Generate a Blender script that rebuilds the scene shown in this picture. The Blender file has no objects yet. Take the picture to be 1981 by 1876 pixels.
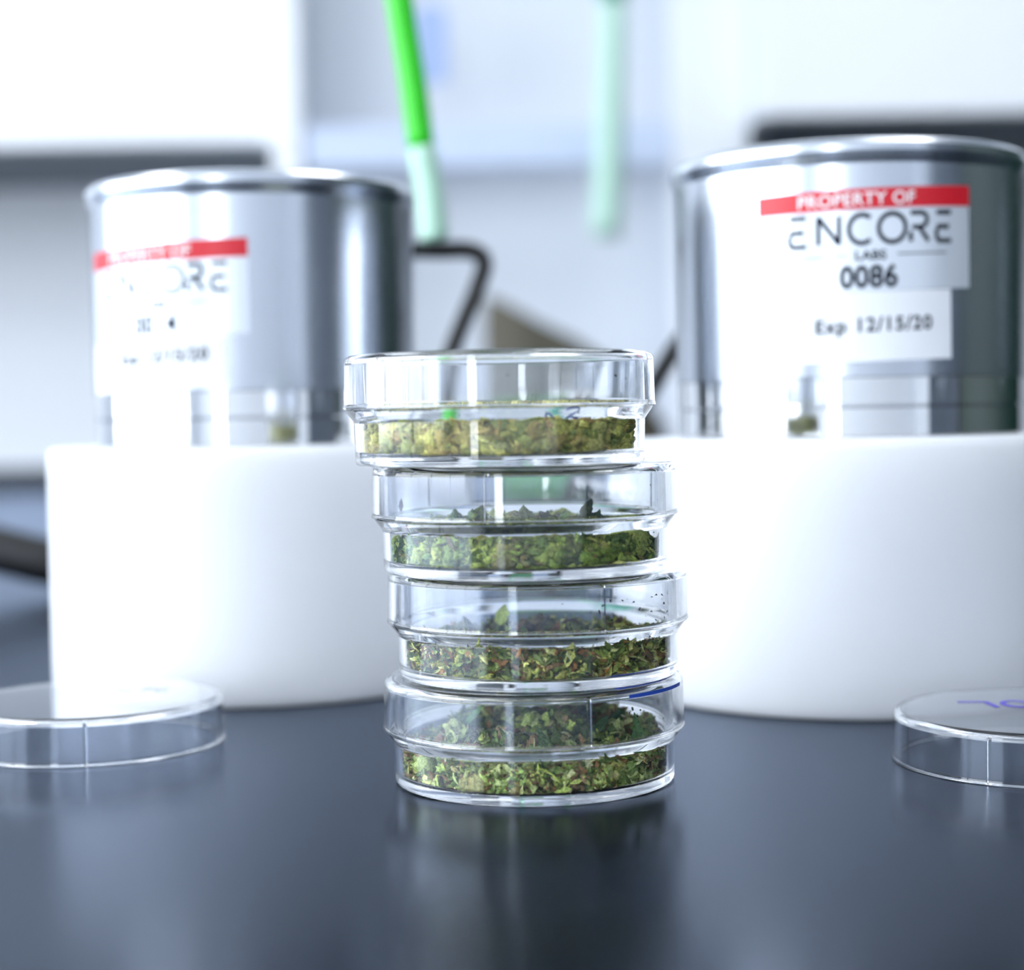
import bpy, bmesh, math, random
import numpy as np
from mathutils import Vector, Matrix, noise
S = bpy.context.scene
C = S.collection
PI = math.pi
T = 0.900                     # height of the bench top above the floor

# ------------------------------------------------------------------ camera
cam_d = bpy.data.cameras.new('camera')
cam = bpy.data.objects.new('camera', cam_d); C.objects.link(cam)
cam_d.sensor_fit = 'HORIZONTAL'; cam_d.sensor_width = 36.0
cam_d.lens = 36.0 * 3370 / 1981
cam_d.clip_start = 0.01; cam_d.clip_end = 30
cam.matrix_world = (Matrix.Translation((0, 0, T + 0.072)) @ Matrix.Rotation(math.radians(90 - 2.14), 4, 'X')
                    @ Matrix.Rotation(math.radians(-1.0), 4, 'Z'))
cam_d.dof.use_dof = True
cam_d.dof.focus_distance = 0.338
cam_d.dof.aperture_fstop = 8.2
S.camera = cam

# ------------------------------------------------------------------ world, exposure, sampling options
w = bpy.data.worlds.new('world'); S.world = w; w.use_nodes = True
bg = w.node_tree.nodes['Background']; bg.inputs[0].default_value = (0.75, 0.86, 1, 1); bg.inputs[1].default_value = 0.3
S.view_settings.view_transform = 'Standard'; S.view_settings.look = 'None'
S.view_settings.exposure = 0.68; S.view_settings.gamma = 1.0
S.view_settings.use_curve_mapping = False
cy = S.cycles
cy.max_bounces = 36; cy.diffuse_bounces = 5; cy.glossy_bounces = 32; cy.transmission_bounces = 32; cy.transparent_max_bounces = 24
cy.caustics_reflective = True; cy.caustics_refractive = True
cy.sample_clamp_indirect = 6.0; cy.blur_glossy = 0.3
cy.use_denoising = True

# light strengths: the windows, and the ceiling panels added for fill
WIN_LEFT, WIN_FRONT, FILL_PANEL = 5.0, 5.5, 5.0

# ------------------------------------------------------------------ material helpers
def srgb(r, g, b):
    f = lambda c: (c / 255 / 12.92) if c / 255 <= 0.04045 else ((c / 255 + 0.055) / 1.055) ** 2.4
    return (f(r), f(g), f(b), 1)

def mat(name, col=(200, 200, 200), rough=0.5, metal=0.0, **kw):
    m = bpy.data.materials.new(name); m.use_nodes = True
    p = m.node_tree.nodes['Principled BSDF']
    p.inputs['Base Color'].default_value = srgb(*col)
    p.inputs['Roughness'].default_value = rough
    p.inputs['Metallic'].default_value = metal
    for k, v in kw.items():
        p.inputs[k.replace('_', ' ')].default_value = v
    return m

def noise_rough(m, scale, lo, hi, bump=0.0, bscale=None, stretch=(1, 1, 1), dist=0.0002):
    nt = m.node_tree; p = nt.nodes['Principled BSDF']
    tc = nt.nodes.new('ShaderNodeTexCoord'); mp = nt.nodes.new('ShaderNodeMapping')
    mp.inputs['Scale'].default_value = stretch
    n = nt.nodes.new('ShaderNodeTexNoise'); n.inputs['Scale'].default_value = scale; n.inputs['Detail'].default_value = 4
    r = nt.nodes.new('ShaderNodeMapRange'); r.inputs['To Min'].default_value = lo; r.inputs['To Max'].default_value = hi
    nt.links.new(tc.outputs['Object'], mp.inputs['Vector']); nt.links.new(mp.outputs['Vector'], n.inputs['Vector'])
    nt.links.new(n.outputs['Fac'], r.inputs['Value']); nt.links.new(r.outputs['Result'], p.inputs['Roughness'])
    if bump:
        n2 = nt.nodes.new('ShaderNodeTexNoise'); n2.inputs['Scale'].default_value = bscale or scale
        n2.inputs['Detail'].default_value = 3
        nt.links.new(mp.outputs['Vector'], n2.inputs['Vector'])
        b = nt.nodes.new('ShaderNodeBump'); b.inputs['Strength'].default_value = bump; b.inputs['Distance'].default_value = dist
        nt.links.new(n2.outputs['Fac'], b.inputs['Height']); nt.links.new(b.outputs['Normal'], p.inputs['Normal'])
    return m

def emit(name, col, strength):
    m = bpy.data.materials.new(name); m.use_nodes = True; nt = m.node_tree
    nt.nodes.remove(nt.nodes['Principled BSDF'])
    e = nt.nodes.new('ShaderNodeEmission'); e.inputs[0].default_value = (*col, 1); e.inputs[1].default_value = strength
    nt.links.new(e.outputs[0], nt.nodes['Material Output'].inputs['Surface'])
    return m

M = {}
def satin_worktop():
    m = bpy.data.materials.new('black worktop'); m.use_nodes = True; nt = m.node_tree; L = nt.links.new
    nt.nodes.remove(nt.nodes['Principled BSDF'])
    d = nt.nodes.new('ShaderNodeBsdfDiffuse'); d.inputs['Color'].default_value = srgb(10, 13, 18)
    g = nt.nodes.new('ShaderNodeBsdfGlossy'); g.inputs['Color'].default_value = (0.72, 0.82, 1.0, 1)
    f = nt.nodes.new('ShaderNodeFresnel'); f.inputs['IOR'].default_value = 1.195
    tc = nt.nodes.new('ShaderNodeTexCoord')
    n = nt.nodes.new('ShaderNodeTexNoise'); n.inputs['Scale'].default_value = 60; n.inputs['Detail'].default_value = 4
    r = nt.nodes.new('ShaderNodeMapRange'); r.inputs['To Min'].default_value = 0.18; r.inputs['To Max'].default_value = 0.22
    n2 = nt.nodes.new('ShaderNodeTexNoise'); n2.inputs['Scale'].default_value = 2500
    b = nt.nodes.new('ShaderNodeBump'); b.inputs['Strength'].default_value = 0.25; b.inputs['Distance'].default_value = 0.00003
    mx = nt.nodes.new('ShaderNodeMixShader')
    L(tc.outputs['Object'], n.inputs['Vector']); L(tc.outputs['Object'], n2.inputs['Vector'])
    L(n.outputs['Fac'], r.inputs['Value']); L(r.outputs['Result'], g.inputs['Roughness'])
    L(n2.outputs['Fac'], b.inputs['Height']); L(b.outputs['Normal'], g.inputs['Normal'])
    L(f.outputs['Fac'], mx.inputs['Fac']); L(d.outputs[0], mx.inputs[1]); L(g.outputs[0], mx.inputs[2])
    L(mx.outputs[0], nt.nodes['Material Output'].inputs['Surface'])
    return m
M['worktop'] = satin_worktop()
M['wall'] = noise_rough(mat('white wall paint', (238, 241, 246), 0.6), 20, 0.5, 0.7, 0.1, 400)
M['floor'] = noise_rough(mat('vinyl floor', (120, 125, 130), 0.4), 30, 0.3, 0.5)
M['ceiling'] = mat('ceiling white', (235, 238, 242), 0.8)
M['backpanel'] = mat('pale grey panel', (214, 219, 227), 0.5)
M['cabinet'] = noise_rough(mat('white laminate', (240, 243, 248), 0.35), 30, 0.3, 0.4)
M['carcass'] = noise_rough(mat('grey cabinet board', (112, 124, 138), 0.5), 30, 0.4, 0.6)
M['curb'] = mat('dark grey backsplash', (46, 53, 62), 0.5)
M['hdpe'] = noise_rough(mat('white plastic', (240, 242, 247), 0.42, Subsurface_Weight=0.6, Subsurface_Radius=(1.0, 1.0, 1.0), Subsurface_Scale=0.03), 40, 0.38, 0.46)
M['satin'] = noise_rough(mat('satin aluminium', (205, 210, 218), 0.21, 1.0), 90, 0.19, 0.24)
M['polished'] = noise_rough(mat('polished steel', (225, 226, 228), 0.06, 1.0), 30, 0.04, 0.08)
M['red'] = mat('label red', (214, 22, 40), 0.35)
M['film'] = mat('silvery label film', (226, 232, 240), 0.3, 0.35)
M['paper'] = mat('white label paper', (240, 243, 248), 0.5)
M['ink'] = mat('dark label ink', (20, 28, 42), 0.7, Specular_IOR_Level=0.05)
M['inkwhite'] = mat('white label print', (245, 245, 248), 0.4)
M['marker_violet'] = mat('violet marker ink', (88, 72, 190), 0.5)
M['marker_violet2'] = mat('pale violet marker ink', (150, 150, 215), 0.5)
M['marker_blue'] = mat('blue marker ink', (40, 80, 185), 0.5)
M['black'] = noise_rough(mat('black rubber', (12, 13, 16), 0.45), 40, 0.4, 0.5)
M['green'] = mat('bright green plastic', (46, 205, 22), 0.4)
M['palegreen'] = mat('pale green plastic', (186, 226, 204), 0.4)
M['teal'] = mat('teal plastic', (70, 165, 140), 0.4)
M['mintgreen'] = mat('faded mint plastic', (180, 217, 200), 0.45)
M['paleblue'] = mat('pale blue plastic', (200, 212, 234), 0.45)
M['blue'] = mat('soft blue plastic', (160, 180, 220), 0.5)
M['brown'] = noise_rough(mat('dark brown paper', (82, 78, 66), 0.8), 40, 0.7, 0.9, 0.6, 120, dist=0.002)
M['boxgreen'] = mat('green card', (0, 150, 52), 0.5)
M['greycab'] = mat('dark grey steel', (52, 62, 74), 0.4)
M['greencab'] = mat('dark green steel', (5, 40, 30), 0.4)
M['frame'] = mat('window frame white', (230, 234, 240), 0.5)
M['pane_left'] = emit('daylight pane left', (0.86, 0.93, 1.0), WIN_LEFT)
M['pane_front'] = emit('daylight pane front', (0.86, 0.93, 1.0), WIN_FRONT)
M['panel'] = emit('ceiling light panel', (0.93, 0.96, 1.0), FILL_PANEL)  # glow of the added ceiling panels
g = mat('clear polystyrene', (250, 252, 255), 0.0); gp = g.node_tree.nodes['Principled BSDF']
gp.inputs['Base Color'].default_value = (0.975, 0.984, 1.0, 1)
gp.inputs['Transmission Weight'].default_value = 1.0; gp.inputs['IOR'].default_value = 1.53
M['clear'] = g

# ------------------------------------------------------------------ object helpers
def tag(o, label=None, cat=None, group=None, kind=None):
    if label: o['label'] = label
    if cat: o['category'] = cat
    if group: o['group'] = group
    if kind: o['kind'] = kind
    return o

def empty(name, loc=(0, 0, 0), rz=0):
    o = bpy.data.objects.new(name, None); C.objects.link(o)
    o.location = loc; o.rotation_euler = (0, 0, rz); o.empty_display_size = 0.01
    return o

def link_mesh(name, me, m, parent=None, loc=None, rot=None, smooth=False):
    o = bpy.data.objects.new(name, me); C.objects.link(o)
    if m is not None and len(me.materials) == 0: me.materials.append(m)
    if parent: o.parent = parent
    if loc: o.location = loc
    if rot: o.rotation_euler = rot
    if smooth:
        me.polygons.foreach_set('use_smooth', [True] * len(me.polygons))
    return o

def build(name, bm, m, parent=None, loc=None, rot=None, smooth=False):
    bmesh.ops.recalc_face_normals(bm, faces=bm.faces)
    me = bpy.data.meshes.new(name); bm.to_mesh(me); bm.free()
    return link_mesh(name, me, m, parent, loc, rot, smooth)

def box(bm, x0, x1, y0, y1, z0, z1, bev=0.0):
    r = bmesh.ops.create_cube(bm, size=1)
    for v in r['verts']:
        v.co = Vector(((x0 + x1) / 2 + v.co.x * (x1 - x0), (y0 + y1) / 2 + v.co.y * (y1 - y0), (z0 + z1) / 2 + v.co.z * (z1 - z0)))
    if bev:
        es = set(e for v in r['verts'] for e in v.link_edges)
        bmesh.ops.bevel(bm, geom=list(es), offset=bev, segments=3, affect='EDGES', profile=0.5)

def boxo(name, m, b, parent=None, bev=0.0):
    bm = bmesh.new(); box(bm, *b, bev=bev)
    return build(name, bm, m, parent)

def lathe(profile, segs=192, closed=True, ribs=(), rib_d=0.0003):
    """profile: list of (r, z, flag); flag 1 = radius pushed inwards at the ribs. Closed cross-section of a solid."""
    q = [profile[0]]
    for a, b in zip(profile, profile[1:]):       # extra rings beside the corners keep long faces flat
        L = math.hypot(b[0] - a[0], b[1] - a[1])
        if L > 0.0016:
            for t in (0.00012 / L, 1 - 0.00012 / L):
                fl = 1 if (len(a) > 2 and a[2] and len(b) > 2 and b[2]) else 0
                q.append((a[0] + (b[0] - a[0]) * t, a[1] + (b[1] - a[1]) * t, fl))
        q.append(b)
    profile = q
    angs = [2 * PI * i / segs for i in range(segs)]
    ribang = {}
    for a in ribs:
        for d, k in ((-0.014, 0), (-0.009, 1), (0.009, 1), (0.014, 0)):
            ribang[(a + d) % (2 * PI)] = k
        angs = [x for x in angs if abs(((x - a + PI) % (2 * PI)) - PI) > 0.018]
    angs = sorted(angs + list(ribang))
    n = len(angs); bm = bmesh.new(); rings = []
    for p in profile:
        r, z = p[0], p[1]; fl = p[2] if len(p) > 2 else 0
        if r < 1e-7:
            rings.append([bm.verts.new((0, 0, z))]); continue
        rings.append([bm.verts.new(((r - (rib_d if fl and ribang.get(a) else 0)) * math.cos(a),
                                    (r - (rib_d if fl and ribang.get(a) else 0)) * math.sin(a), z)) for a in angs])
    pairs = list(zip(rings, rings[1:])) + ([(rings[-1], rings[0])] if closed and len(rings[0]) > 1 and len(rings[-1]) > 1 else [])
    for A, B in pairs:
        if len(A) == 1 and len(B) == 1: continue
        for i in range(n):
            j = (i + 1) % n
            if len(A) == 1: bm.faces.new((A[0], B[j], B[i]))
            elif len(B) == 1: bm.faces.new((A[i], A[j], B[0]))
            else: bm.faces.new((A[i], A[j], B[j], B[i]))
    return bm

def set_sharp(o, deg=35):
    me = o.data
    me.polygons.foreach_set('use_smooth', [True] * len(me.polygons))
    bm = bmesh.new(); bm.from_mesh(me)
    for e in bm.edges:
        if len(e.link_faces) == 2 and e.calc_face_angle(0) > math.radians(deg): e.smooth = False
    bm.to_mesh(me); bm.free()
    return o

def tube(pts, r, segs=20, sub=8):
    """smooth solid tube through the points (Catmull-Rom)"""
    P = [Vector(p) for p in pts]
    Q = [P[0] * 2 - P[1]] + P + [P[-1] * 2 - P[-2]]
    path = []
    for i in range(1, len(Q) - 2):
        for k in range(sub):
            t = k / sub; a, b, c, d = Q[i - 1], Q[i], Q[i + 1], Q[i + 2]
            path.append(0.5 * ((2 * b) + (c - a) * t + (2 * a - 5 * b + 4 * c - d) * t * t + (3 * b - a - 3 * c + d) * t ** 3))
    path.append(P[-1])
    bm = bmesh.new(); rings = []; up = None
    for i, p in enumerate(path):
        d = (path[min(i + 1, len(path) - 1)] - path[max(i - 1, 0)]).normalized()
        if up is None:
            up = d.orthogonal().normalized()
        else:
            up = (up - d * up.dot(d)).normalized()
        s = d.cross(up)
        rr = r(i / (len(path) - 1)) if callable(r) else r
        rings.append([bm.verts.new(p + (up * math.cos(2 * PI * k / segs) + s * math.sin(2 * PI * k / segs)) * rr) for k in range(segs)])
    for A, B in zip(rings, rings[1:]):
        for k in range(segs):
            bm.faces.new((A[k], A[(k + 1) % segs], B[(k + 1) % segs], B[k]))
    bm.faces.new(rings[0][::-1]); bm.faces.new(rings[-1])
    return bm

# ------------------------------------------------------------------ the room
def structure(name, m, b):
    o = boxo(name, m, b); o['kind'] = 'structure'; return o
X0, X1, Y0, Y1, H = -2.2, 2.0, -2.6, 2.06, 2.7
structure('floor', M['floor'], (X0 - .1, X1 + .1, Y0 - .1, Y1 + .1, -0.1, 0))
structure('ceiling', M['ceiling'], (X0 - .1, X1 + .1, Y0 - .1, Y1 + .1, H, H + 0.1))
structure('wall_back', M['wall'], (X0 - .1, X1 + .1, Y1, Y1 + 0.1, 0, H))
structure('wall_right', M['wall'], (X1, X1 + 0.1, Y0, Y1, 0, H))
structure('wall_left', M['wall'], (X0 - 0.1, X0, Y0, Y1, 0, H))
structure('wall_front', M['wall'], (X0 - .1, X1 + .1, Y0 - 0.1, Y0, 0, H))

def window(name, axis, pos, a0, a1, z0, z1, m, nx=3):
    """window with frame, mullions and lit pane; axis 'x' = lies on wall x=pos facing +x; 'y' = on wall y=pos facing +y"""
    o = empty(name, (0, 0, 0)); o['kind'] = 'structure'
    def B(nm, mm, u0, u1, d0, d1, w0, w1):
        if axis == 'x': boxo(nm, mm, (pos + d0, pos + d1, u0, u1, w0, w1), o)
        else: boxo(nm, mm, (u0, u1, pos + d0, pos + d1, w0, w1), o)
    B('pane', m, a0, a1, 0.002, 0.01, z0, z1)
    bm = bmesh.new(); f = 0.05
    def bb(u0, u1, w0, w1):
        if axis == 'x': box(bm, pos + 0.002, pos + 0.05, u0, u1, w0, w1)
        else: box(bm, u0, u1, pos + 0.002, pos + 0.05, w0, w1)
    bb(a0 - f, a1 + f, z1, z1 + f); bb(a0 - f, a1 + f, z0 - f, z0); bb(a0 - f, a0, z0, z1); bb(a1, a1 + f, z0, z1)
    for k in range(1, nx):
        u = a0 + (a1 - a0) * k / nx; bb(u - 0.02, u + 0.02, z0, z1)
    build('window_frame', bm, M['frame'], o)
    return o
window('window_1', 'x', X0, -1.9, 1.2, 0.95, 2.4, M['pane_left'], 4)
window('window_2', 'y', Y0, -1.2, -0.85, 0.75, 2.45, M['pane_front'], 1)
for i, (x, y) in enumerate([(-1.2, -0.9), (0.6, -0.9), (-1.2, 0.9), (0.6, 0.9)]):
    t = empty('ceiling_light', (x, y, H))  # unseen ceiling lights, added to brighten the whole room
    tag(t, ['square ceiling light panel by the windows, camera side', 'square ceiling light panel by the dark wall, camera side',
            'square ceiling light panel by the windows, far side', 'square ceiling light panel by the dark wall, far side'][i],
        'ceiling light', 'ceiling light panels')
    bm = bmesh.new(); box(bm, -.3, .3, -.3, .3, -0.012, -0.008); build('diffuser', bm, M['panel'], t)
    bm = bmesh.new()
    for b in ((-.33, .33, -.33, -.3), (-.33, .33, .3, .33), (-.33, -.3, -.3, .3), (.3, .33, -.3, .3)): box(bm, *b, -0.02, 0)
    build('frame', bm, M['frame'], t)

# unseen dark green cupboard, added for the dark green reflection in the canisters
t = empty('storage_cupboard', (1.72, 0.83, 0))
tag(t, 'tall dark green steel cupboard standing against the right wall', 'cupboard')
boxo('body', M['greencab'], (-.26, .26, -1.02, 1.02, 0, 2.1), t, 0.005)
for s in (-1, 1):
    d = boxo('door', M['greencab'], (-.282, -.262, min(s * .005, s * 1.01), max(s * .005, s * 1.01), 0.06, 2.06), t, 0.003)
    boxo('handle', M['satin'], (-.31, -.2825, s * .06 - .008, s * .06 + .008, 1.0, 1.18), d, 0.003)

t = empty('steel_locker', (1.72, -0.66, 0))  # unseen dark block, added for the grey band reflected in the canisters
tag(t, 'dark grey steel locker standing beside the taller dark green cupboard', 'locker')
boxo('body', M['greycab'], (-.25, .25, -.44, .44, 0, 2.0), t, 0.005)
for s in (-1, 1):
    d = boxo('door', M['greycab'], (-.272, -.252, min(s * .005, s * .43), max(s * .005, s * .43), 0.06, 1.96), t, 0.003)
    boxo('handle', M['satin'], (-.30, -.2725, s * .06 - .008, s * .06 + .008, 1.0, 1.18), d, 0.003)

# long black lab bench running up to the back wall
t = empty('lab_bench', (0, 0, 0))
tag(t, 'long black topped lab bench carrying all the dishes and canisters', 'bench')
boxo('worktop', M['worktop'], (-1.5, 1.35, -0.15, Y1 - 0.001, T - 0.03, T), t, 0.002)
boxo('bench_cabinet', M['cabinet'], (-1.42, 1.28, -0.05, Y1 - 0.002, 0.0, T - 0.031), t)
o = structure('trim_1', M['curb'], (-1.5, 1.35, Y1 - 0.012, Y1 - 0.0005, T + 0.0005, T + 0.026))

# ------------------------------------------------------------------ wall cabinets
def cabinet(x0, x1, yf, z0, doors, label):
    t = empty('wall_cabinet', ((x0 + x1) / 2, Y1, z0))
    tag(t, label, 'cabinet')
    cx = (x0 + x1) / 2
    boxo('body', M['carcass'], (x0 + .018 - cx, x1 - .018 - cx, yf + 0.02 - Y1, -0.001, 0.0, 0.8), t)
    for s in (0, 1):
        a = (x0 - cx) if s == 0 else (x1 - cx - .0175)
        boxo('side_panel', M['cabinet'], (a, a + .0175, yf + 0.02 - Y1, -0.001, 0.0, 0.8), t)
    wd = (x1 - x0) / doors
    for k in range(doors):
        d = boxo('door', M['cabinet'], (x0 - cx + k * wd + .0015, x0 - cx + (k + 1) * wd - .0015, yf - Y1, yf + .019 - Y1, 0.0, 0.8), t, 0.002)
        hx = x0 - cx + (k + (0.93 if k % 2 == 0 else 0.07)) * wd
        boxo('handle', M['satin'], (hx - .005, hx + .005, yf - .028 - Y1, yf - Y1 - .0005, 0.28, 0.42), d, 0.002)
cabinet(-1.43, -0.228, 1.75, T + 0.353, 3, 'white wall cabinet over the bench, the lefthand one')
cabinet(0.2375, 1.34, 1.65, T + 0.353, 3, 'white wall cabinet over the bench, the righthand one')

# ------------------------------------------------------------------ glass fronted enclosure between the cabinets
t = empty('bench_enclosure', (0, 1.70, T))
tag(t, 'tall white framed enclosure with a raised clear sash, between the wall cabinets', 'enclosure')
boxo('back_panel', M['backpanel'], (-.226, .236, .085, .1, 0.001, 0.95), t)
boxo('side_post', M['cabinet'], (.163, .236, 0, .03, 0.001, 0.95), t, .002)
boxo('side_post', M['cabinet'], (-.226, -.200, 0, .03, 0.001, 0.95), t, .002)
boxo('side_panel', M['cabinet'], (.216, .236, .031, .084, 0.001, 0.95), t)
boxo('side_panel', M['cabinet'], (-.226, -.206, .031, .084, 0.001, 0.95), t)
boxo('top_panel', M['cabinet'], (-.226, .236, 0, .1, .951, .97), t, .002)
boxo('sash_rail', M['paleblue'], (-.199, .162, .006, .024, .318, .360), t, .003)

t = empty('hanging_card', (-0.07, 1.68, T + 0.43))
tag(t, 'small soft blue card behind the bright green tube', 'card')
bm = bmesh.new(); box(bm, -.016, .016, -.001, .001, -.035, .035, 0.0005); build('card', bm, M['blue'], t)
bm = bmesh.new(); box(bm, -.01, .01, -.0006, .02, .0352, .039); build('hook', bm, M['blue'], t)

# ------------------------------------------------------------------ tubes, cables, bag behind the canisters
t = empty('green_tube', (-0.027, 0.6, T))
tag(t, 'bright green plastic tube with pale lower end, held by the bent black arm', 'tube')
TZ = lambda x, y, z: (x + 0.027, y - 0.6, z)
build('tube', tube([TZ(-.0385, .6, .245), TZ(-.0350, .6, .212), TZ(-.0318, .6, .190), TZ(-.0290, .6, .166)], 0.0046), M['green'], t, smooth=True)
build('sleeve', tube([TZ(-.0289, .6, .1655), TZ(-.0265, .6, .150), TZ(-.0250, .6, .134)], 0.0050), M['palegreen'], t, smooth=True)

t = empty('bent_rod_stand', (-0.03, 0.61, T))
tag(t, 'black bent rod arm rising between the lefthand canister and the dish stack', 'stand')
build('rod', tube([(-.012, 0, .0045), (-.004, 0, .045), (.0075, 0, .09), (.0185, 0, .117), (.0215, 0, .127), (.017, 0, .1312), (.006, 0, .1315), (-.006, 0, .132)], 0.0031, sub=10), M['black'], t, smooth=True)
bm = lathe([(0, 0), (.018, 0), (.018, .003), (.016, .0045), (0, .0045)], 48, closed=False)
build('foot', bm, M['black'], t, loc=(-.012, 0, 0.0002))

t = tag(empty('mint_tubing', (0.096, 1.62, H)), 'faded mint green tubing hanging straight down right of the bright green tube', 'tubing')
build('hose', tube([(.005, 0, -1.3435), (.0035, 0, -1.39), (0, 0, -1.47), (-.005, 0, -1.56)], lambda u: 0.011 + 0.003 * u), M['mintgreen'], t, smooth=True)
build('connector', tube([(.008, 0, 0), (.008, 0, -.6), (.006, 0, -1.2), (.005, 0, -1.343)], 0.0135), M['teal'], t, smooth=True)

def crumpled_bag():
    bm = bmesh.new(); nu, nv = 40, 22; rings = []
    for j in range(nv + 1):
        v = j / nv; ring = []
        for i in range(nu):
            a = 2 * PI * i / nu
            x = 0.052 * math.copysign(abs(math.cos(a)) ** 0.55, math.cos(a))
            y = 0.03 * math.copysign(abs(math.sin(a)) ** 0.7, math.sin(a))
            top = 0.114 - 0.046 * (x + 0.052) / 0.104 - 0.014 * max(0, (x + .01) / .05) ** 2
            z = v * top
            k = 1 - 0.12 * v ** 3
            n = noise.noise_vector(Vector((x * 30, y * 30, z * 25))) * 0.004 * min(1, v * 4)
            ring.append(bm.verts.new((x * (1 - .05 * v ** 4) + n.x, y * k + n.y, z + n.z * v)))
        rings.append(ring)
    for A, B in zip(rings, rings[1:]):
        for i in range(nu): bm.faces.new((A[i], A[(i + 1) % nu], B[(i + 1) % nu], B[i]))
    bm.faces.new(rings[0][::-1])
    c = Vector((0, 0, 0))
    for v in rings[-1]: c += v.co
    cv = bm.verts.new(c / nu + Vector((0, 0, .003)))
    for i in range(nu): bm.faces.new((rings[-1][i], rings[-1][(i + 1) % nu], cv))
    return bm
o = build('paper_bag', crumpled_bag(), M['brown'], loc=(0.050, 1.34, T + 0.0005), smooth=True); o.scale = (1.35, 1.35, 1.45)
tag(o, 'dark brown crumpled bag with sloping top standing behind the dish stack', 'bag')

o = build('black_cable', tube([(-.50, .70, .0115), (-.36, .73, .030), (-.28, .745, .029), (-.235, .75, .0225), (-.19, .75, .0125), (-.14, .77, .0108), (-.08, .85, .0108), (-.06, 1.0, .0108)], 0.0103, sub=14), M['black'], loc=(0, 0, T + .0003), smooth=True)
tag(o, 'thick black cable lying on the bench left of the lefthand canister', 'cable')
t = tag(empty('green_box', (0.027, 1.24, T + .0003)), 'dark green box standing low between the canisters, behind the dish stack', 'box')
boxo('carton', M['boxgreen'], (-.042, .042, -.03, .03, 0, .05), t, .002)
boxo('flap', M['boxgreen'], (-.0425, .0425, -.0305, .0305, .0503, .056), t, .001)
o = build('cord_loop', tube([(.012, .60, .0035), (.030, .60, .05), (.048, .60, .081), (.060, .60, .099), (.075, .60, .112), (.10, .61, .09), (.12, .63, .0035)], 0.0032, sub=12), M['black'], loc=(0, 0, T + .0003), smooth=True)
tag(o, 'thin black cord looping up beside the righthand canister, right of the dish stack', 'cord')

# ------------------------------------------------------------------ canisters
def bend_patch(a0, a1, z0, z1, r, th=0.00012, n=48, skew=0.0):
    """thin curved label on a cylinder; angle 0 faces -y (the camera), positive to the right"""
    bm = bmesh.new()
    P = lambda a, z, rr: bm.verts.new((rr * math.sin(a), -rr * math.cos(a), z))
    rows = []
    for i in range(n + 1):
        a = a0 + (a1 - a0) * i / n; dz = skew * (i / n - .5)
        rows.append([P(a, z0 + dz, r), P(a, z1 + dz, r), P(a, z1 + dz, r + th), P(a, z0 + dz, r + th)])
    for A, B in zip(rows, rows[1:]):
        for k in range(4): bm.faces.new((A[k], B[k], B[(k + 1) % 4], A[(k + 1) % 4]))
    bm.faces.new(rows[0]); bm.faces.new(rows[-1][::-1])
    return bm

def text_mesh(s, size, bold=0.0, width=1.0, spacing=1.0):
    cu = bpy.data.curves.new('text', 'FONT'); cu.body = s; cu.size = size; cu.align_x = 'CENTER'
    cu.offset = bold; cu.space_character = spacing; cu.extrude = size * 0.004; cu.resolution_u = 6
    o = bpy.data.objects.new('text', cu); C.objects.link(o)
    dg = bpy.context.evaluated_depsgraph_get(); dg.update()
    me = bpy.data.meshes.new_from_object(o.evaluated_get(dg))
    bpy.data.objects.remove(o); bpy.data.curves.remove(cu)
    me.materials.clear()
    for v in me.vertices: v.co.x *= width
    return me

def wrap(me, ac, zc, r, skew=0.0):
    for v in me.vertices:
        a = ac + v.co.x / r; rr = r + 0.00006 + v.co.z
        v.co = Vector((rr * math.sin(a), -rr * math.cos(a), zc + v.co.y + v.co.x * skew))
    me.update(); return me

def strokes(polys, wd, h=0.00005):
    """flat ribbon strokes in a local x,y plane"""
    bm = bmesh.new()
    for poly in polys:
        P = [Vector(p) for p in poly]; L, R = [], []
        for i, p in enumerate(P):
            d = (P[min(i + 1, len(P) - 1)] - P[max(i - 1, 0)]).normalized(); n = Vector((-d.y, d.x))
            L.append(p + n * wd / 2); R.append(p - n * wd / 2)
        vs = [[bm.verts.new((*q, z)) for q in side] for side in (L, R) for z in (0, h)]
        for i in range(len(P) - 1):
            bm.faces.new((vs[0][i], vs[0][i + 1], vs[2][i + 1], vs[2][i]))
            bm.faces.new((vs[1][i], vs[1][i + 1], vs[3][i + 1], vs[3][i]))
            bm.faces.new((vs[0][i], vs[0][i + 1], vs[1][i + 1], vs[1][i]))
            bm.faces.new((vs[2][i], vs[2][i + 1], vs[3][i + 1], vs[3][i]))
        for i in (0, -1): bm.faces.new((vs[0][i], vs[1][i], vs[3][i], vs[2][i]))
    bmesh.ops.recalc_face_normals(bm, faces=bm.faces)
    me = bpy.data.meshes.new('strokes'); bm.to_mesh(me); bm.free(); return me

def arc(cx, cy, rx, ry, a0, a1, n=24):
    return [(cx + rx * math.cos(math.radians(a0 + (a1 - a0) * i / n)), cy + ry * math.sin(math.radians(a0 + (a1 - a0) * i / n))) for i in range(n + 1)]

def line(x0, y0, x1, y1, n=6):
    return [(x0 + (x1 - x0) * i / n, y0 + (y1 - y0) * i / n) for i in range(n + 1)]

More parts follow.
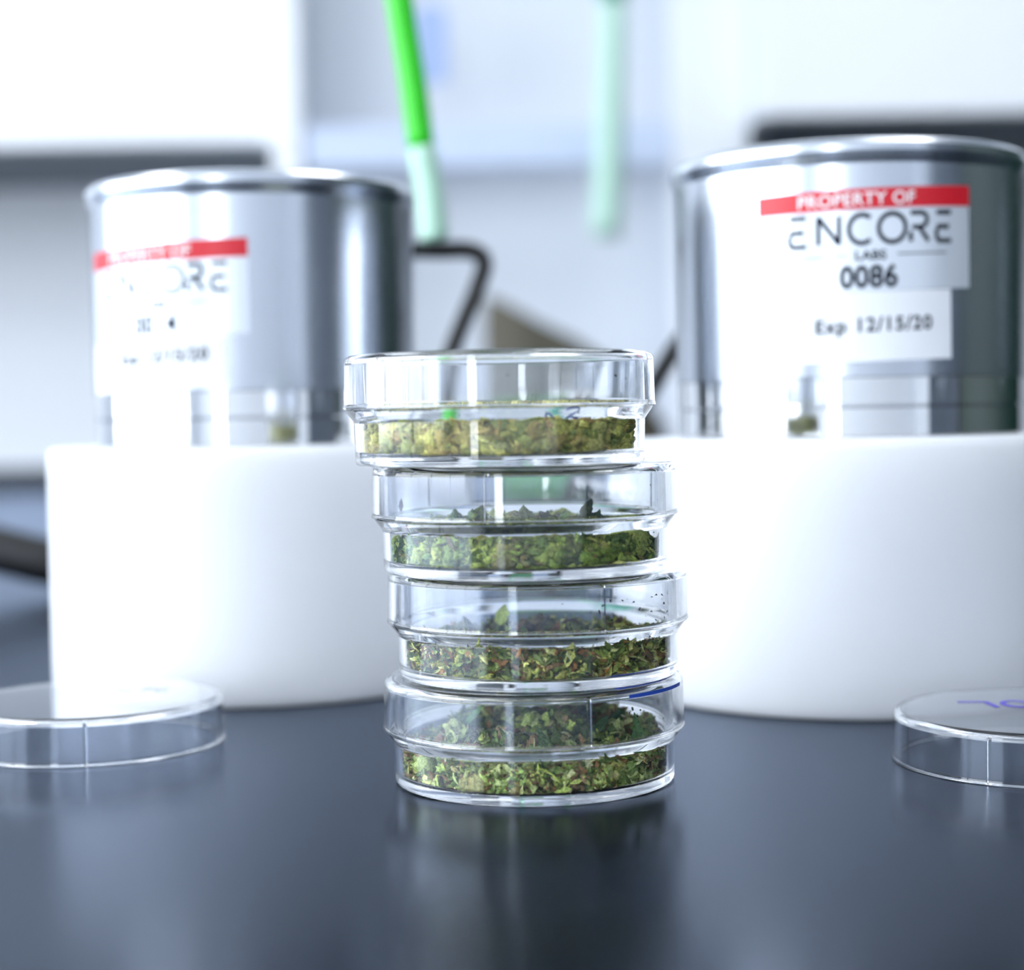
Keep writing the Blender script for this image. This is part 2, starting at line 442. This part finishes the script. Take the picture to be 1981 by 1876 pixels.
def wordmark():
    """ENCORE in wide open letters: the E has a separate top bar, R and N are open"""
    h = 0.0068; P = []; x = -0.0205
    def E(x, w):
        return [line(x, h, x + w, h), line(x + .0005, 0, x + w, 0), arc(x + .0012, .0012, .0012, .0012, 270, 180, 5) + line(x, .0014, x, h * .42, 3),
                line(x, h * .5, x + w * .85, h * .5)]
    P += E(x, .0046)
    P += [line(x + .0078, 0, x + .0078, h), line(x + .0078, h, x + .0132, 0), line(x + .0132, 0, x + .0132, h)]
    P += [arc(x + .0192, h / 2, .0034, h / 2, 50, 310)]
    P += [arc(x + .0272, h / 2, .0036, h / 2, 0, 360, 36)]
    P += [line(x + .0322, h, x + .0352, h) + arc(x + .0352, h * .76, .0016, h * .24, 80, -90, 10), line(x + .0352, h * .5, x + .0326, h * .5),
          line(x + .0346, h * .48, x + .0372, 0), line(x + .0322, 0, x + .0322, h * .34)]
    P += E(x + .0396, .0044)
    me = strokes(P, 0.0011)
    for v in me.vertices: v.co.x *= 0.9
    return me

def can_profile():
    Rb, R = 0.0450, 0.0456
    return [(0, .0807), (Rb, .0807), (Rb, .0811), (Rb + .0001, .100), (Rb + .0003, .1315), (R + .0002, .1328), (R + .0006, .1345), (R + .0004, .1362), (R - .0008, .1375), (R - .003, .1381),
            (R - .006, .1379), (R - .008, .1370), (0, .1370)]

def canister(loc, number, ang, label, dz, dtop):
    t = empty('sample_canister', loc); tag(t, label, 'canister', 'silver canisters on white bases')
    rb = 0.058
    bm = lathe([(0, 0), (rb - .0012, 0), (rb - .0004, .0004), (rb, .0015), (rb, .0640), (rb - .0004, .0656), (rb - .0016, .0662), (0, .0662)], 192, closed=False)
    set_sharp(build('base', bm, M['hdpe'], t), 40)
    bm = lathe([(0, .0664), (.0446, .0664), (.0446, .0732), (.0443, .0735), (.0443, .0738), (.0447, .0741), (.0447, .0805), (0, .0805)], 192, closed=False)
    set_sharp(build('polished_collar', bm, M['polished'], t), 40)
    set_sharp(build('can_body', lathe(can_profile(), 192, closed=False), M['satin'], t), 40)
    r = 0.0454; a = math.radians
    c0, c1 = ang - a(31.5), ang + a(35.5)
    lab = build('property_label', bend_patch(c0, c1, .1010 + dz, .1252 + dz, r, skew=0.0015), M['film'], t)
    ink = r + .00012
    red = build('red_strip', bend_patch(c0, c1, .1206 + dz, .1254 + dz, ink + .00002, skew=0.0015), M['red'], lab)
    mid = ang + a(1)
    link_mesh('heading_text', wrap(text_mesh('PROPERTY OF', .0043, .00006, 1.0, 1.05), mid - a(2), .1214 + dz, ink + .0002, .026), M['inkwhite'], lab)
    link_mesh('logo_text', wrap(wordmark(), mid + a(1), .1124 + dz, ink, .026), M['ink'], lab)
    link_mesh('small_text', wrap(text_mesh('LABS', .0030, .00008, 1.15), mid + a(2), .1085 + dz, ink, .026), M['ink'], lab)
    link_mesh('rule_lines', wrap(strokes([line(-.0185, 0, -.006, 0, 12), line(.0065, 0, .019, 0, 12)], .0003), mid + a(2), .1096 + dz, ink, .026), M['ink'], lab)
    link_mesh('number_text', wrap(text_mesh(number, .0072, .00022, 0.92, 1.05), mid + a(1.5), .1020 + dz, ink, .026), M['ink'], lab)
    dl = build('date_label', bend_patch(ang - a(33), ang + a(28.5), .0842 + dz * .5, dtop, r, skew=0.0012), M['paper'], t)
    link_mesh('date_text', wrap(text_mesh('Exp 12/15/20', .0046, .00012, 1.0, 1.15), ang + a(4), .0915 + dz * .5, ink, .03), M['ink'], dl)
    return t

canister((-0.0722, 0.4960, T + .0002), '0014', math.radians(-29), 'silver canister numbered 0014 on a round white base, left of the dish stack', -.0062, .0945)
canister((0.0895, 0.4620, T + .0002), '0086', math.radians(-7), 'silver canister numbered 0086 on a round white base, right of the dish stack', 0, .1008)

# ------------------------------------------------------------------ petri dishes
mm = 0.001
def dish_base_mesh():
    pr = [(0, .2), (26.0, .2), (26.3, .05), (26.8, 0), (27.5, 0), (27.9, .25), (28.05, .8), (28.2, 8.2), (28.45, 8.7), (29.5, 10.1), (29.75, 10.55), (29.6, 10.7), (28.2, 10.72),
          (28.0, 10.9), (27.9, 19.2), (27.6, 19.45), (27.2, 19.45), (26.95, 19.2), (26.8, 2.6), (26.5, 2.0), (25.9, 1.7), (0, 1.7)]
    return lathe([(r * mm, z * mm) for r, z in pr], 224, closed=False)

def lid_mesh(ribs):
    pr = [(0, 21.0), (28.6, 21.0), (29.05, 20.93), (29.45, 20.73), (29.78, 20.4), (29.95, 19.95), (30.0, 19.5), (30.15, 11.6), (30.3, 11.2), (30.3, 10.85), (29.95, 10.78),
          (29.15, 10.8), (28.95, 11.0, 1), (28.85, 19.2, 1), (28.6, 19.7, 0), (28.2, 19.95), (0, 19.95)]
    return lathe([(p[0] * mm, p[1] * mm) + ((p[2],) if len(p) > 2 else ()) for p in pr], 224, closed=False, ribs=ribs, rib_d=0.0004)

base_me = set_sharp(build('dish_base', dish_base_mesh(), M['clear']), 50)
def dish(loc, label, ribs):
    t = tag(empty('petri_dish', loc), label, 'petri dish', 'clear petri dishes in the stack')
    if base_me.parent is None: b = base_me
    else: b = base_me.copy(); C.objects.link(b)
    b.parent = t
    l = set_sharp(build('lid', lid_mesh(ribs), M['clear']), 50); l.parent = t
    return t, b, l

def lid(loc, ribs, label, group=None):
    o = set_sharp(build('loose_dish_cover', lid_mesh(ribs), M['clear']), 50)
    o.location = loc
    return tag(o, label, 'dish cover', group)

d2r = math.radians
# (x, y, z, ribs seen at the front; angle -90 deg is towards the camera)
ST = [  # bottom to top
    (0.0036, 0.3490, 0.00005, (d2r(-70), d2r(50), d2r(170))),
    (0.0047, 0.3500, 0.02126, (d2r(-66), d2r(54), d2r(174))),
    (0.0024, 0.3450, 0.04247, (d2r(-104), d2r(16), d2r(136))),
    (-0.0022, 0.3385, 0.06368, (d2r(-139), d2r(-19), d2r(101))),
]
NM = ['lowest in the stack, standing on the black bench', 'second from the bottom of the stack', 'third from the bottom of the stack, below the overhanging one', 'topmost in the stack, overhanging to the left']
lids = []
for (x, y, z, rb), nm in zip(ST, NM):
    tt, bo, ll = dish((x, y, T + z), 'clear lidded petri dish, ' + nm, rb); lids.append(ll)

# loose lids lying on the bench
LH = 10.78 * mm
l1 = lid((-0.0972, 0.3965, T - LH + .0001), (d2r(-79), d2r(41), d2r(161)), 'loose clear petri dish lid lying on the bench at the left edge')
l2 = lid((0.1084, 0.3575, T - LH + .0001), (d2r(-126), d2r(150), d2r(30)), 'loose clear petri dish lid with violet writing on the bench at the right edge')

def marker(parent, polys, wd, m, loc, rot=0):
    me = strokes(polys, wd)
    return link_mesh('marker_writing', me, m, parent, loc=loc, rot=(0, 0, rot))
Zt = 21.03 * mm
# right lid: a hooked 7, an o and an l
marker(l2, [line(-.0175, .0115, -.0118, .0110) + line(-.0118, .0110, -.0110, .0040, 5), arc(-.0060, .0078, .0028, .0038, 0, 360), line(.0005, .0135, .0010, .0035), line(.0010, .0035, .0062, .0032)], .0012, M['marker_violet'], (.0032, 0, Zt))
marker(l1, [arc(-.001, .010, .0030, .0040, 60, 300), arc(.006, .010, .003, .0035, 0, 360), line(.011, .014, .011, .006), line(.014, .014, .018, .014) + line(.018, .0135, .015, .006, 5), arc(.0215, .0095, .0018, .0035, 20, 330)], .0009, M['marker_violet2'], (-.0012, .002, Zt)).scale = (.72, .8, 1)
marker(lids[0], [arc(0, 0, .0272, .0272, -56, -12, 30)], .0018, M['marker_blue'], (0, 0, Zt))
build('marker_smear', bend_patch(d2r(36), d2r(72), .0194, .0201, .03003, .00004, 30), M['marker_blue'], lids[0])

# small blue mark on the front of the topmost dish, on the flare under its lid
me = strokes([[(x * .0006 * 1.0, y * .0006) for x, y in [(-7, -1), (-6, 0), (-5.2, -.4), (-4.2, -1.4)]], [(x * .0006, y * .0006) for x, y in [(-.5, .9), (1, 1.5), (3, 1.6), (4, .8), (2.6, -.1), (1, -.8), (.3, -1.5), (2, -1.2), (3.4, -1.6), (4.6, -1.7)]]], .0003)
for v in me.vertices:
    a = d2r(25) + v.co.x / .029; zz = 9.4 * mm + v.co.y; rr = (28.45 + (zz / mm - 8.7) * .75) * mm + .00008 + v.co.z
    v.co = Vector((rr * math.sin(a), -rr * math.cos(a), zz))
link_mesh('marker_writing', me, M['marker_blue'], bo)

# ------------------------------------------------------------------ chopped herb
def herb_material():
    m = mat('dried herb', (120, 130, 80), 0.75); nt = m.node_tree; p = nt.nodes['Principled BSDF']
    at = nt.nodes.new('ShaderNodeAttribute'); at.attribute_name = 'tint'
    tc = nt.nodes.new('ShaderNodeTexCoord')
    n = nt.nodes.new('ShaderNodeTexNoise'); n.inputs['Scale'].default_value = 1800; n.inputs['Detail'].default_value = 5
    nt.links.new(tc.outputs['Object'], n.inputs['Vector'])
    r = nt.nodes.new('ShaderNodeMapRange'); r.inputs['From Min'].default_value = 0.3; r.inputs['From Max'].default_value = 0.7
    r.inputs['To Min'].default_value = 0.55; r.inputs['To Max'].default_value = 1.35
    nt.links.new(n.outputs['Fac'], r.inputs['Value'])
    mx = nt.nodes.new('ShaderNodeVectorMath'); mx.operation = 'SCALE'
    nt.links.new(at.outputs['Color'], mx.inputs[0]); nt.links.new(r.outputs['Result'], mx.inputs['Scale'])
    nt.links.new(mx.outputs['Vector'], p.inputs['Base Color'])
    b = nt.nodes.new('ShaderNodeBump'); b.inputs['Strength'].default_value = 0.8; b.inputs['Distance'].default_value = 0.0004
    nt.links.new(n.outputs['Fac'], b.inputs['Height']); nt.links.new(b.outputs['Normal'], p.inputs['Normal'])
    return m
M['herb'] = herb_material()

def ico(sub):
    bm = bmesh.new(); bmesh.ops.create_icosphere(bm, subdivisions=sub, radius=1)
    bm.verts.index_update()
    v = np.array([x.co[:] for x in bm.verts]); f = np.array([[q.index for q in x.verts] for x in bm.faces]); bm.free()
    return v, f
ICO3, ICO2, ICO1 = ico(3), ico(2), ico(1)

def rotm(rng):
    q = rng.normal(size=4); q /= np.linalg.norm(q); a, b, c, d = q
    return np.array([[1 - 2 * (c * c + d * d), 2 * (b * c - a * d), 2 * (b * d + a * c)], [2 * (b * c + a * d), 1 - 2 * (b * b + d * d), 2 * (c * d - a * b)], [2 * (b * d - a * c), 2 * (c * d + a * b), 1 - 2 * (b * b + c * c)]])

def herb(name, loc, seed, height, n_nug, n_leaf, n_crumb, palette, label, extra=(), big=(), specks=0, rmax=26.55, nug=(0.7, 1.9)):
    rng = np.random.default_rng(seed)
    V, F, K = [], [], []; off = 0
    pal = np.array([srgb(*c)[:3] for c in palette]); g = pal.mean(1, keepdims=True); pal = np.clip(g + (pal - g) * 1.12, 0.004, 1) * np.array([2.0, 1.86, 1.55])
    def put(v, f, col):
        nonlocal off
        V.append(v); F.append(f + off); K.append(np.tile(col, (len(v), 1)) if col.ndim == 1 else col); off += len(v)
    def spot(edge=0.35, pad=0.0):
        rm = 26.3 - pad
        r = rm * math.sqrt(rng.random()) if rng.random() > edge else rm * (1 - 0.07 * rng.random())
        a = rng.random() * 2 * PI
        return r * math.cos(a), r * math.sin(a)
    bigs = list(big)
    for i in range(n_nug + len(bigs)):
        s = rng.uniform(*nug); x, y = spot(0.4, s * 0.95); h = height(x, y)
        if h < 0.4: continue
        z = 1.7 + (h if rng.random() < 0.55 else h * rng.random())
        if i >= n_nug: x, y, z, s = bigs[i - n_nug][:4]
        bv, bf = ICO3 if s > 1.2 else ICO2
        d = np.zeros(len(bv))
        for _ in range(9):
            k = rng.normal(size=3) * rng.choice([2.2, 4.5, 9]); d += np.sin(bv @ k + rng.random() * 6) * 1.1 / (1 + np.linalg.norm(k) * .55)
        rad = 1 + (0.55 if i < n_nug else 0.3) * d + rng.normal(size=len(bv)) * 0.11
        v = (bv * rad[:, None]) * (s * np.array([1, rng.uniform(.6, 1), rng.uniform(.5, .9)]))
        v = v @ rotm(rng).T + np.array([x, y, z - s * 0.5])
        c = pal[rng.integers(len(pal))] * rng.uniform(.55, 1.3)
        c2 = pal[rng.integers(len(pal))]
        if i >= n_nug: c = np.array(srgb(*bigs[i - n_nug][4])[:3]) * 1.3; c2 = c * 1.5
        t = np.clip(0.5 + 1.2 * d, 0, 1)[:, None] * 0.6
        put(v, bf, c * (1 - t) + c2 * t)
    for i in range(n_leaf):
        x, y = spot(0.4); h = height(x, y)
        if h < 0.2: continue
        z = 1.7 + (h + rng.uniform(-.2, 1.0) if rng.random() < .6 else h * rng.random())
        L = rng.uniform(.9, 2.6); W = L * rng.uniform(.18, .45); n = 6
        u = np.linspace(-1, 1, n); wv = W * np.sqrt(np.clip(1.02 - u ** 2, 0, 1)) * (1 + .25 * rng.normal(size=n)); cv = rng.uniform(-.6, .6) * L * u ** 2
        fold = rng.uniform(.1, .6) * wv
        v = np.concatenate([np.stack([u * L, -wv, cv + fold], 1), np.stack([u * L, wv * 0, cv], 1), np.stack([u * L, wv, cv + fold], 1)])
        v2 = v + np.array([0, 0, .12])
        tri = []
        for a, b, fl in ((0, n, 0), (n, 2 * n, 0)):
            for q in range(n - 1):
                tri += [[a + q, a + q + 1, b + q + 1], [a + q, b + q + 1, b + q]]
        m3 = 3 * n; tri += [[p[2] + m3, p[1] + m3, p[0] + m3] for p in list(tri)]
        v = np.concatenate([v, v2]) @ rotm(rng).T * rng.uniform(.7, 1.1) + np.array([x, y, z])
        put(v, np.array(tri), pal[rng.integers(len(pal))] * rng.uniform(.6, 1.45))
    for i in range(n_crumb):
        x, y = spot(0.5); h = height(x, y)
        if h < 0.1 and rng.random() > 0.15: continue
        h = max(h, 0.1)
        z = 1.7 + (h + rng.uniform(-.3, .5) if rng.random() < .5 else h * rng.random())
        bv, bf = ICO1; s = rng.uniform(.15, .5)
        v = (bv * rng.uniform(.6, 1.3, size=(len(bv), 1)) * s * np.array([rng.uniform(1, 2.2), .8, .6])) @ rotm(rng).T + np.array([x, y, z])
        put(v, bf, pal[rng.integers(len(pal))] * rng.uniform(.5, 1.3))
    for (x, y, z, L, W, az, el, col) in extra:        # single leaves that stand out
        n = 10; u = np.linspace(0, 1, n); wv = W * np.sin(PI * np.clip(u * .92 + .06, 0, 1)) * (1 + .15 * rng.normal(size=n))
        dx, dy, dz = math.cos(el) * math.cos(az), math.cos(el) * math.sin(az), math.sin(el)
        side = np.array([-math.sin(az), math.cos(az), 0]) if abs(el) < 1.2 else np.array([1, 0, 0.])
        cen = np.array([x, y, z]) + np.outer(u * L, [dx, dy, dz]) + np.outer(np.sin(u * 2.5) * .6, [0, -1, 0])
        nb = np.array([0, -.25, .1])
        v = np.concatenate([cen - side * wv[:, None] + nb, cen, cen + side * wv[:, None] + nb]); v = np.concatenate([v, v + np.array([0, .15, .05])])
        tri = []
        for a, b in ((0, n), (n, 2 * n)):
            for q in range(n - 1): tri += [[a + q, a + q + 1, b + q + 1], [a + q, b + q + 1, b + q]]
        tri += [[p[2] + 3 * n, p[1] + 3 * n, p[0] + 3 * n] for p in list(tri)]
        put(v, np.array(tri), np.array(srgb(*col)[:3]) * 1.5)
    for i in range(specks):                            # dust and specks clinging to the inside of the wall
        a = rng.uniform(-1.25, -0.25) if rng.random() < .65 else rng.uniform(-PI, PI); bv, bf = ICO1; s = rng.uniform(.1, .32)
        v = (bv * s * np.array([rng.uniform(1, 2), .5, .8])) @ rotm(rng).T + np.array([26.5 * math.cos(a), 26.5 * math.sin(a), rng.uniform(7, 17)])
        put(v, bf, np.array(srgb(70, 62, 48)[:3]) * rng.uniform(.5, 1.5))
    V = np.concatenate(V); F = np.concatenate(F); K = np.concatenate(K)
    r = np.hypot(V[:, 0], V[:, 1]); lim = rmax - 0.25 * rng.random(len(r)); k = np.minimum(1, lim / np.maximum(r, 1e-6)); V[:, 0] *= k; V[:, 1] *= k
    V[:, 2] = np.clip(V[:, 2], 1.72 + 0.25 * np.maximum(0, (np.minimum(r, rmax) - 25.6)), 19.7)
    V *= mm
    me = bpy.data.meshes.new(name)
    me.vertices.add(len(V)); me.vertices.foreach_set('co', V.astype(np.float32).ravel())
    me.loops.add(F.size); me.loops.foreach_set('vertex_index', F.astype(np.int32).ravel())
    me.polygons.add(len(F)); me.polygons.foreach_set('loop_start', np.arange(0, F.size, 3, dtype=np.int32))
    me.polygons.foreach_set('loop_total', np.full(len(F), 3, dtype=np.int32))
    me.update(calc_edges=True)
    ca = me.color_attributes.new('tint', 'FLOAT_COLOR', 'POINT')
    ca.data.foreach_set('color', np.concatenate([np.clip(K, 0, 1), np.ones((len(K), 1))], 1).astype(np.float32).ravel())
    o = link_mesh(name, me, M['herb']); o.location = loc
    return tag(o, label, 'herb', 'chopped herb in the stacked dishes', 'stuff')

def hn(x, y, s, f=0.16):
    return noise.noise(Vector((x * f + s, y * f, s * 3.1)))
olive = [(150, 152, 92), (128, 134, 78), (170, 168, 108), (104, 112, 62), (140, 122, 84), (184, 184, 122), (118, 132, 86)]
mid_g = [(118, 138, 70), (92, 112, 56), (142, 156, 88), (74, 92, 48), (110, 100, 66), (168, 180, 112), (96, 120, 72)]
mixed = [(132, 146, 84), (92, 110, 60), (176, 182, 112), (78, 92, 58), (132, 98, 62), (196, 198, 136), (112, 128, 80), (96, 80, 60)]
pale = [(142, 158, 112), (100, 120, 68), (186, 198, 148), (74, 94, 54), (130, 112, 88), (164, 184, 110), (112, 134, 84), (120, 96, 70)]
def h4(x, y): return max(0.3, 5.2 + 2.6 * hn(x, y, 1.7) + 1.6 * hn(x, y, 5.1, .45) + 0.07 * (y + 10) + 1.6 * math.exp(-((x - 2) ** 2 + (y - 6) ** 2) / 90) - (2.2 if x < -18 else 0))
def h3(x, y): return max(0.2, 4.9 - 1.7 / (1 + math.exp(-(y + 4) / 3)) + 1.2 * hn(x, y, 4.2) + 1.4 * hn(x, y, 9.2, .35) + (0.9 if x > 14 else 0) + 2.2 * math.exp(-((x - 1) ** 2 + (y - 14) ** 2) / 20))
def h2(x, y): return max(0.2, 5.0 + 1.6 * hn(x, y, 7.7) + 1.8 * hn(x, y, 8.3, .4) + 2.4 * math.exp(-((x + 9) ** 2 + (y - 8) ** 2) / 50) + 3.0 * math.exp(-((x - 3) ** 2 + (y - 10) ** 2) / 20) + 3.6 * math.exp(-((x - 12) ** 2 + (y - 8) ** 2) / 9) - 0.016 * max(0, abs(x) - 14) ** 2)
def h1(x, y): return max(0.2, 5.7 + 1.0 * hn(x, y, 2.9) + 1.3 * hn(x, y, 3.9, .5))
P = [(x, y, T + z) for x, y, z, r in ST]
herb('chopped_herb', P[0], 11, h4, 700, 1700, 1300, pale, 'chopped green and brown herb with pale leaves in the lowest dish', nug=(.8, 2.4),
     extra=[(-21, -13, 3.5, 4.0, 1.5, .6, .3, (176, 196, 128)), (-23, -10, 3, 3.5, 1.0, 1.2, .5, (190, 200, 140)), (-15, 6, 8.5, 7.5, 1.6, .4, .75, (88, 128, 66)), (21, -8, 5, 9, 1.2, 1.9, 1.15, (96, 132, 78)),
            (9, -22, 3, 6.5, .5, 1.5, 1.4, (176, 182, 130)), (3, -12, 6, 6.5, 1.4, 2.3, 1.0, (120, 146, 92)), (0, -21, 3, 5, 1.5, .3, .8, (150, 160, 120)), (12, 0, 8, 5, 1.6, .5, .8, (70, 100, 60))],
     specks=12, big=[(18, 10, 10.5, 2.4, (74, 104, 66)), (11, 14, 10.5, 2.2, (66, 84, 48)), (3, -20, 5.2, 2.9, (150, 140, 104)), (-4, -21, 5.0, 2.4, (166, 178, 136)), (19, -14, 5.0, 2.3, (110, 140, 72)), (-14, 8, 9.5, 2.0, (84, 104, 60))])
herb('chopped_herb', P[1], 12, h3, 430, 3400, 2200, mixed, 'finely chopped yellow green herb with brown bits in the second dish from the bottom',
     extra=[(-8, 12, 7.5, 4.6, 1.8, .9, 1.1, (160, 176, 84)), (-20, -12, 4, 4, .7, .4, .6, (180, 190, 120)), (-13, 10, 7, 4, .7, 2.6, .7, (60, 76, 44)), (5, 10, 8, 5, .7, .3, .2, (92, 62, 44))], specks=60, big=[(0, 8, 9.0, 2.3, (98, 84, 48)), (-2, 6, 8.2, 1.6, (84, 66, 44))])
herb('chopped_herb', P[2], 13, h2, 760, 650, 700, mid_g, 'clumpy green chopped herb piled in the middle of the third dish from the bottom', nug=(.9, 2.8), specks=10,
     big=[(12.5, 5, 11.6, 2.2, (74, 84, 46)), (13.5, 5, 9.4, 2.2, (66, 88, 50)), (-14, 6, 9.6, 2.2, (84, 112, 66)), (-10, 6, 9.8, 1.9, (104, 130, 76)), (-17.5, 5, 9.0, 1.8, (110, 136, 84)), (0, 7, 10.2, 1.8, (66, 78, 42)), (4.5, 7, 9.8, 1.9, (72, 84, 44)), (-3, -20, 6.2, 2.4, (96, 112, 58)), (6, -21, 5.2, 2.7, (134, 152, 82)), (12, -19, 4.2, 2.5, (150, 166, 96))],
     extra=[(-25, 2, 11.2, 2.6, .45, .5, 1.5, (96, 66, 50)), (7, -9, 8, 4, 1.1, 1.0, 1.2, (130, 156, 90))])
herb('chopped_herb', P[3], 14, h1, 640, 380, 500, olive, 'clumpy olive chopped herb filling the bottom of the topmost dish', nug=(1.1, 3.1), specks=14, big=[(-13, -19, 5, 2.9, (140, 140, 84)), (0, -23, 5.2, 2.6, (150, 152, 92)), (8, -22, 5.4, 3.0, (156, 158, 96)), (17, -17, 5.2, 2.8, (152, 148, 84)), (-21, -12, 4.6, 2.4, (120, 130, 76))],
     extra=[(-8, -4, 7, 4.5, .6, 1.2, 1.0, (196, 196, 110)), (6, 14, 8.3, 3, .5, .6, 1.1, (178, 176, 100))])
